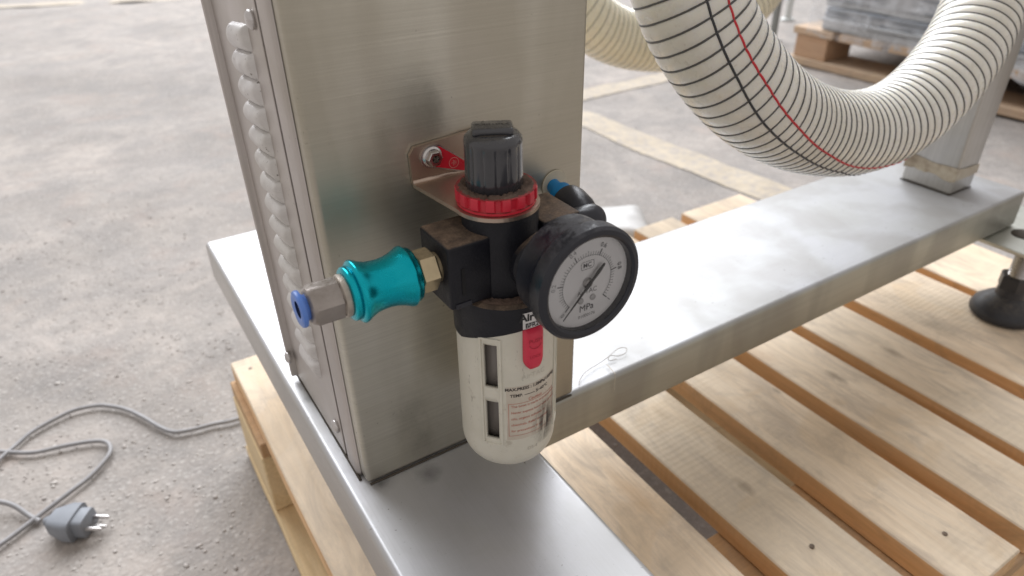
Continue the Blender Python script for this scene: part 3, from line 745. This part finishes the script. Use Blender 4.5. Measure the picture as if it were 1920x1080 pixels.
# needle pointing at zero
na = R(226); nd = Vector((math.cos(na), math.sin(na))); nn = Vector((-nd.y, nd.x))
def npl(s, w): return (nd.x*s+nn.x*w, nd.y*s+nn.y*w)
poly = [npl(-.0078, -.0005), npl(-.0082, 0), npl(-.0078, .0005), npl(-.0050, .00075), npl(-.0015, .00055), npl(.0008, .0008), npl(.003, .00045), npl(.0143, .0001), npl(.0143, -.0001), npl(.003, -.00045), npl(.0008, -.0008), npl(-.0015, -.00055), npl(-.0050, -.00075)]
ndl = prism('needle', poly, lambda a, b, c: gf(.0014)(a, b)-Vector((0, c, 0)), .0002, plain('needle_black', (.03, .028, .028), .4), G)
lathe('needle_hub', [(.0017, .0002), (.0018, .0008), (.0014, .0013), (.0004, .0014)], (gx, gy+.0028, gz), (0, -1, 0), SCREW, G, 28)
gl = NT('gauge_glass'); gl.b.inputs['Roughness'].default_value = .02; gl.b.inputs['Transmission Weight'].default_value = 1; gl.b.inputs['IOR'].default_value = 1.0
tr = gl.n('ShaderNodeBsdfTransparent'); tr.inputs[0].default_value = (.96, .965, .97, 1); gs = gl.n('ShaderNodeBsdfGlossy'); gs.inputs['Roughness'].default_value = .05
lw = gl.n('ShaderNodeFresnel'); lw.inputs[0].default_value = 1.5; mx = gl.n('ShaderNodeMixShader'); gl.l(lw.outputs[0], mx.inputs[0]); gl.l(tr.outputs[0], mx.inputs[1]); gl.l(gs.outputs[0], mx.inputs[2])
gl.l(mx.outputs[0], gl.t.nodes['Material Output'].inputs[0])
lathe('gauge_glass', [(.0162, .0), (.0001, .0001)], (gx, gy+.0006, gz), (0, -1, 0), gl.m, G, 64, cap=(False, False))

# teal sliding valve on the inlet, brass nut, push-in fitting
ty, tz = -.0300, .1150
TEAL = NT('teal_anodised'); v = TEAL.coords()
TEAL = TEAL.out(TEAL.ramp(TEAL.noise(v, 80, 4), [(.3, (.0, .37, .46)), (.7, (.01, .46, .55))]), TEAL.ramp(TEAL.noise(v, 260, 5), [(.35, .22), (.7, .34)]), .88, TEAL.bump(TEAL.noise(v, 500, 4), .1, .0003))
BRS = plain('dull_brass', (.58, .48, .31), .34, .9, .15, 400, dust=(.26, .20, .12), dustamt=.5)
NIK = plain('dirty_nickel', (.36, .325, .30), .40, .8, .2, 300, dust=(.28, .24, .20), dustamt=.3)
NIK2 = plain('dusty_nickel_ring', (.42, .38, .33), .5, .6, .4, 500, .3)
BLU = plain('blue_plastic', (.10, .22, .62), .35)
vv = lathe('slide_valve', [(.0070, .0000), (.0084, .0002), (.0089, .0008), (.0089, .0021), (.0086, .0024), (.0098, .0027), (.0104, .0034), (.0103, .0042), (.0094, .0058), (.0085, .0080), (.0082, .0102), (.0081, .0124), (.0083, .0146), (.0088, .0167), (.0095, .0186), (.0102, .0200), (.0103, .0207), (.0098, .0213), (.0093, .0217), (.0092, .0227), (.0088, .0232), (.0074, .0234)], (-.0050, ty, tz), (1, 0, 0), TEAL, rg, 96, auto=60)
lathe('hex_nut', [(.0064, .0000), (.0074, .0008), (.0074, .0062), (.0066, .0070)], (.0186, ty, tz), (1, 0, 0), BRS, vv, 6, auto=20, fn=None)
lathe('nut_neck', [(.0052, 0), (.0052, .0040)], (.0250, ty, tz), (1, 0, 0), BRS, vv, 32)
lathe('seal_ring', [(.0058, 0), (.0068, .0005), (.0071, .0012), (.0070, .0022), (.0066, .0026)], (-.0074, ty, tz), (1, 0, 0), NIK2, vv, 48)
def hexr(a, i): return 1.0 if i in (0,) else (1/max(math.cos(((a+R(12)) % R(60))-R(30)), .01))*.93 if i in (2, 3) else .985
pf = lathe('push_fitting', [(.0050, -.0100), (.0060, -.0093), (.0064, -.0082), (.0064, .0000), (.0058, .0008)], (-.0076, ty, tz), (1, 0, 0), NIK, rg, 96, fn=hexr, auto=25)
lathe('release_ring', [(.0028, -.0128), (.0050, -.0132), (.0058, -.0128), (.0060, -.0120), (.0058, -.0114), (.0044, -.0112), (.0040, -.0098)], (-.0076, ty, tz), (1, 0, 0), BLU, pf, 56, cap=(False, True), auto=40)
lathe('fitting_bore', [(.0029, -.0120), (.0001, -.0100)], (-.0076, ty, tz), (1, 0, 0), plain('bore_dark', (.012, .013, .02), .6), pf, 24, cap=(False, False))
# elbow fitting on the outlet
ez = .1146
el = lathe('elbow_fitting', [(.0054, 0), (.0060, .0006), (.0061, .0125), (.0057, .0150), (.0044, .0170), (.0015, .0178)], (.0788, -.0300, ez), (1, 0, 0), BLK3, rg, 48, auto=50)
lathe('elbow_arm', [(.0046, -.001), (.0064, .0030), (.0070, .0055), (.0072, .0120), (.0068, .0148), (.0052, .0156)], (.0905, -.0285, ez+.0004), (.16, 1, .06), BLK3, el, 48, auto=50)
BLU2 = plain('blue_release_collar', (.0, .20, .48), .35)
lathe('blue_collar', [(.0044, -.001), (.0049, .0004), (.0049, .0038), (.0042, .0042)], (.0934, -.0112, ez+.0015), (.16, 1, .06), BLU2, el, 40, auto=50)
lathe('air_tube', [(.0030, 0), (.0030, .0100)], (.0942, -.0072, ez+.0018), (.16, 1, .06), BLU2, el, 24)

# ------------------------------------------------------------------ hoses
def hose_mat(name, c1, c2):
    t = NT(name); v = t.coords()
    c = t.ramp(t.noise(v, 22, 5, .6), [(.35, c1), (.65, c2)])
    c = t.mix(t.ramp(t.noise(v, 160, 5, .7), [(.62, 0.0), (.75, .5)]), c, (.38, .31, .22))
    t.b.inputs['Coat Weight'].default_value = .5; t.b.inputs['Coat Roughness'].default_value = .18
    t.b.inputs['Subsurface Weight'].default_value = .45; t.b.inputs['Subsurface Radius'].default_value = (.01, .008, .005); t.b.inputs['Subsurface Scale'].default_value = .4
    return t.out(c, t.ramp(t.noise(v, 300, 4), [(.3, .22), (.7, .38)]), 0, t.bump(t.noise(v, 120, 4), .12, .001))
HOSE = hose_mat('cream_pvc_hose', (.68, .65, .57), (.77, .75, .68))
HOSE2 = hose_mat('yellowed_pvc_hose', (.62, .57, .42), (.72, .67, .52))
COILM = plain('coil_wire', (.085, .083, .078), .5); COILY = plain('coil_wire_pale', (.30, .28, .20), .5)
def resample(P, step):
    P = [Vector(p) for p in P]; out = [P[0]]; acc = 0
    for a, b in zip(P[:-1], P[1:]):
        L = (b-a).length; s = step-acc
        while s <= L: out.append(a.lerp(b, s/L)); s += step
        acc = L-(s-step)
    return out
def hose(name, ctrl, r, pitch, mat, coil, label, group, stripes=(), bulge=.0008, seg=56, per=8, lean_=0):
    P = resample(catmull(ctrl, 40), pitch/per)
    # smooth
    for _ in range(500):
        P = [P[0]]+[P[i]*.5+(P[i-1]+P[i+1])*.25 for i in range(1, len(P)-1)]+[P[-1]]
    T = [(P[min(i+1, len(P)-1)]-P[max(i-1, 0)]).normalized() for i in range(len(P))]
    root = thing(name, tuple(P[len(P)//2]), label, 'hose', group)
    U = []; u = frame_of(T[0])[0]
    for i in range(len(P)): u = (u-T[i]*u.dot(T[i])).normalized(); U.append(u.copy())
    V = []; F = []; N = len(P)
    def rad(i, a):
        ph = (i/per-a/(2*math.pi)) % 1.0
        return r+bulge*(math.sin(ph*math.pi)**.6-1)
    for i in range(N):
        v2 = T[i].cross(U[i])
        for k in range(seg):
            a = 2*math.pi*k/seg; V.append(P[i]+(U[i]*math.cos(a)+v2*math.sin(a))*rad(i, a))
    for i in range(N-1):
        for k in range(seg): k2 = (k+1) % seg; F.append([i*seg+k, i*seg+k2, (i+1)*seg+k2, (i+1)*seg+k])
    mk('tube_wall', V, F, mat, root, smooth=True)
    C = []
    turns = (N-2)/per; m = int(turns*48)
    for j in range(m):
        t = j/48; i = t*per; i0 = min(int(i), N-2); f = i-i0; a = 2*math.pi*(t % 1.0)
        p = P[i0].lerp(P[i0+1], f); uu = U[i0]; v2 = T[i0].cross(uu)
        # phase zero lies at i/per == a/2pi (mod 1)
        C.append(p+(uu*math.cos(a)+v2*math.sin(a))*(r-bulge+.00018))
    V, F = tubed(C, .00058, 5); mk('wire_coil', V, F, coil, root, smooth=True)
    for (sm_, keys, wd) in stripes:
        V = []; F = []
        for i in range(N):
            s = i/(N-1); view = (CAMLOC-P[i]); view = (view-T[i]*view.dot(T[i])).normalized(); side = view.cross(T[i])
            a = np.interp(s, [q[0] for q in keys], [q[1] for q in keys]); a = R(a)
            for q in (-1, -.5, .5, 1):
                b = a+q*wd/r/2; d = view*math.cos(b)+side*math.sin(b)
                # same ripple as the wall, a hair proud of it
                v2 = T[i].cross(U[i]); ang = math.atan2(d.dot(v2), d.dot(U[i])) % (2*math.pi)
                V.append(P[i]+d*(rad(i, ang)+(.00035 if abs(q) < 1 else -.0002)))
        for i in range(N-1):
            for q in range(3): F.append([i*4+q, i*4+q+1, (i+1)*4+q+1, (i+1)*4+q])
        mk(sm_[1], V, F, sm_[0], root, smooth=True)
    return root, P, T
def toward(p, f): return tuple(CAMLOC+(Vector(p)-CAMLOC)*f)
H1 = [(0.1841, 0.0406, 0.2282), (0.1837, 0.0341, 0.2003), (0.1883, 0.0276, 0.1756), (0.2015, 0.0198, 0.1519), (0.2276, 0.0141, 0.1261), (0.2751, 0.0181, 0.1012), (0.3271, 0.0195, 0.0861), (0.3689, 0.0177, 0.0875), (0.4009, 0.0167, 0.1023), (0.4307, 0.0208, 0.1220), (0.4549, 0.0290, 0.1423), (0.4785, 0.0406, 0.1662), (0.4976, 0.0545, 0.1957)]
BLKS = (plain('black_stripe', (.03, .032, .036), .4), 'black_stripe'); REDS = (plain('red_stripe', (.55, .02, .03), .4), 'red_stripe')
k_b = [(0, 16), (0.122, 14), (0.151, 10), (0.199, 2), (0.251, -10), (0.336, -26), (0.458, -56), (0.578, -116), (1, -170)]
k_r = [(0, 36), (0.133, 34), (0.181, 26), (0.225, 20), (0.295, 4), (0.395, -22), (0.487, -50), (0.550, -72), (0.670, -132), (1, -170)]
hose('suction_hose', H1, .0250, .0064, HOSE, COILM, 'cream ribbed hose with one black and one red stripe looping above the beam', None, [(BLKS, k_b, .0014), (REDS, k_r, .0014)])
H2 = [(0.367, 0.382, 0.138), (0.373, 0.354, 0.105), (0.408, 0.347, 0.079), (0.448, 0.340, 0.066), (0.497, 0.336, 0.061), (0.559, 0.345, 0.069), (0.614, 0.349, 0.091), (0.660, 0.366, 0.122)]
hose('suction_hose', H2, .0285, .0068, HOSE2, COILY, 'yellowed plain ribbed hose hanging in a curve behind the column', None, bulge=.0012)

# ------------------------------------------------------------------ cord and plug
CORD = plain('grey_cord', (.27, .265, .27), .5); PLUG = plain('grey_plug_plastic', (.20, .215, .24), .5, 0, .2, 200)
pc = thing('power_cord', (-.12, .35, GZ), 'loose grey power cord looping over the floor to a two-pin plug left of the pallet', 'power cord')
def lay(P, h=.0042): return [(x, y, fz(x, y)+h) for x, y in P]
tube('cable', catmull(lay([(.03, .33), (-.015, .328), (-.037, .334), (-.057, .338), (-.069, .343), (-.078, .357), (-.088, .378), (-.099, .398), (-.111, .412), (-.123, .421), (-.141, .426), (-.158, .423), (-.176, .415), (-.188, .404), (-.201, .390), (-.215, .372), (-.25, .34)]), 8), .0019, CORD, pc, 10)
tube('cable', catmull(lay([(-.25, .44), (-.216, .412), (-.2, .401), (-.177, .384), (-.153, .376), (-.133, .370), (-.122, .363), (-.119, .352), (-.123, .341), (-.137, .327), (-.153, .317), (-.173, .306), (-.187, .298), (-.202, .289), (-.23, .275)]), 8), .0019, CORD, pc, 10)
tube('cable', catmull([(x, y, fz(x, y)+.0065+.003*math.sin(i)) for i, (x, y) in enumerate([(-.25, .37), (-.214, .339), (-.2, .329), (-.191, .321), (-.183, .309), (-.176, .298)])], 8), .0020, CORD, pc, 10)
pcx, pcy = -.151, .272
pd = Vector((.72, -.50, 0)).normalized(); ps = Vector((-pd.y, pd.x, 0)); pz = fz(pcx, pcy)+.010
def pf_(s, l, h): return Vector((pcx, pcy, pz))+pd*(s*.9)+ps*(l*.92)+Vector((0, 0, h))
def loft(name, secs, mat, parent, nseg=20):
    V = []; F = []
    for s, hw, hh, ex in secs:
        for k in range(nseg):
            a = 2*math.pi*k/nseg; c_, s_ = math.cos(a), math.sin(a)
            V.append(pf_(s, hw*math.copysign(abs(c_)**ex, c_), hh*math.copysign(abs(s_)**ex, s_)))
    for i in range(len(secs)-1):
        for k in range(nseg): k2 = (k+1) % nseg; F.append([i*nseg+k, i*nseg+k2, (i+1)*nseg+k2, (i+1)*nseg+k])
    F += [list(range(nseg))[::-1], [(len(secs)-1)*nseg+k for k in range(nseg)]]
    return mk(name, V, F, mat, parent, auto=40)
plg = loft('plug_body', [(-.026, .0032, .0032, 1), (-.022, .0050, .0045, .8), (-.019, .0066, .006, .6), (-.0185, .0095, .0075, .5), (-.006, .0145, .0098, .45), (.003, .0150, .0100, .45), (.0035, .0105, .0085, .45), (.0125, .0105, .0085, .4), (.013, .0098, .0078, .4)], PLUG, pc)
for l, hh in ((-.0062, 0), (.0062, 0), (0, -.004)):
    V, F = tubed([pf_(.0125, l, hh), pf_(.024, l, hh), pf_(.0262, l, hh)], lambda t: .0016 if t < .9 else .0009, 10); mk('plug_pin', V, F, SCREW, pc, auto=40)

# ------------------------------------------------------------------ white folded sheet beyond the pallet
def blob():
    V = []; F = []; nu, nv = 34, 22; cx_, cy_ = .47, .44
    for j in range(nv+1):
        for i in range(nu+1):
            a, b = 2*i/nu-1, 2*j/nv-1; e = max(0, 1-max(abs(a), abs(b))**10)
            rx, ry = a*.085, b*.05; x = cx_+rx*.86+ry*.5; y = cy_-rx*.5+ry*.86
            z = fz(x, y)+.002+e*(.026+.002*mnoise.noise(Vector((a*2.5, b*2.5, 4)))+.0012*math.sin(a*6+b*2))
            V.append((x, y, z))
    for j in range(nv):
        for i in range(nu): q = j*(nu+1)+i; F.append([q, q+1, q+nu+2, q+nu+1])
    t = NT('white_plastic_sheet'); n1 = t.noise(t.coords(), 50, 4)
    o = mk('plastic_sheet', V, F, t.out((.43, .425, .415), .5, 0, t.bump(n1, .3, .003)), smooth=True)
    return o
tag(blob(), 'white folded plastic sheet on the floor just past the far pallet edge', 'plastic sheet')

# ------------------------------------------------------------------ wrapped stack on a far pallet
W2T = wood('far_pallet_top', (.55, .40, .28), (.46, .32, .22), (.62, .48, .35), .3); W2S = wood('far_pallet_side', (.52, .33, .21), (.42, .26, .16), (.58, .40, .27), .2)
bp = thing('wooden_pallet', (1.8, .35, GZ), 'brown wooden pallet on the floor under the film-wrapped grey stack', 'pallet')
bx0, bx1, by0, by1 = 1.43, 2.2, -.30, .895
for k in range(3):
    xx = bx0-.012+k*.33; box('bottom_board', xx, xx+.11, by0, by1, GZ+.001, GZ+.017, W2T, bp, .001)
    for y0, y1 in ((.80, .885), (.26, .36), (-.29, -.2)): box('block', xx+.008, xx+.10, y0, y1, GZ+.0175, GZ+.066, W2S, bp, .001)
for k in range(10):
    y1 = by1-k*.121; box('deck_board', bx0-.006, bx1, y1-.105, y1, GZ+.067, GZ+.083, W2T, bp, .001)
G1 = plain('painted_sheet_blue_grey', (.26, .29, .33), .35, .3); G2 = plain('painted_sheet_pale_grey', (.42, .44, .46), .3, .3); G3 = plain('painted_sheet_dark', (.10, .11, .13), .4, .2)
sk = thing('stacked_panels', (1.8, .3, GZ+.084), 'stack of grey metal panels in torn clear film on the far brown pallet', 'panel stack')
z = GZ+.085
for i in range(26):
    h = random.choice((.010, .013, .016)); m_ = random.choice((G1, G2, G1, G2, G3))
    box('panel', bx0+.004+random.uniform(-.004, .006), bx1-.02, by0+.04, .835+random.uniform(-.012, .012), z, z+h-.0015, m_, sk, .001); z += h
film = NT('stretch_film'); tr = film.n('ShaderNodeBsdfTransparent'); gs = film.n('ShaderNodeBsdfPrincipled'); gs.inputs['Base Color'].default_value = (.75, .77, .80, 1); gs.inputs['Roughness'].default_value = .16
mx = film.n('ShaderNodeMixShader'); fn_ = film.ramp(film.noise(film.coords((1, .3, 2.2)), 16, 4, .6, .6), [(.42, .06), (.66, .62)])
film.l(fn_, mx.inputs[0]); film.l(tr.outputs[0], mx.inputs[1]); film.l(gs.outputs[0], mx.inputs[2]); film.l(mx.outputs[0], film.t.nodes['Material Output'].inputs[0])
film.l(film.bump(film.noise(film.coords((1, .4, 1)), 60, 4, .6, 1), .8, .006), gs.inputs['Normal'])
V = []; F = []; nu, nv = 90, 36
for j in range(nv+1):
    for i in range(nu+1):
        s, t_ = i/nu, j/nv; y = .858-s*.62; zb = GZ+.074-.03*max(0, math.sin(s*9))*s+.006*mnoise.noise(Vector((s*20, 0, 0)))
        z = zb+(.32-zb)*t_
        x = bx0-.008+.0075*mnoise.noise(Vector((s*22, t_*9, 1)))+.006*mnoise.noise(Vector((s*60, t_*20, 1)))*(1-t_)
        V.append((x, y, z))
for j in range(nv):
    for i in range(nu): q = j*(nu+1)+i; F.append([q, q+1, q+nu+2, q+nu+1])
mk('stretch_film', V, F, film.m, sk, smooth=True)

# two slim uprights seen behind the hose
GP = plain('grey_rack_paint', (.22, .23, .22), .5); PP = plain('pale_pipe_paint', (.62, .64, .62), .4)
r1 = thing('rack_leg', (1.56, 1.06, GZ), 'slim dark grey upright standing on the floor behind the hoses', 'upright')
box('upright', 1.553, 1.567, 1.05, 1.064, GZ+.004, .5, GP, r1, .001); box('base_plate', 1.54, 1.58, 1.04, 1.08, GZ+.001, GZ+.004, GP, r1)
r2 = thing('pale_pipe', (1.82, 1.22, GZ), 'thin pale pipe standing upright left of the film-wrapped stack', 'pipe')
lathe('pipe', [(.010, .003), (.010, .7)], (1.82, 1.22, GZ), (0, 0, 1), PP, r2, 16); lathe('pipe_foot', [(.02, 0), (.018, .004), (.011, .006)], (1.82, 1.22, GZ), (0, 0, 1), PP, r2, 20)
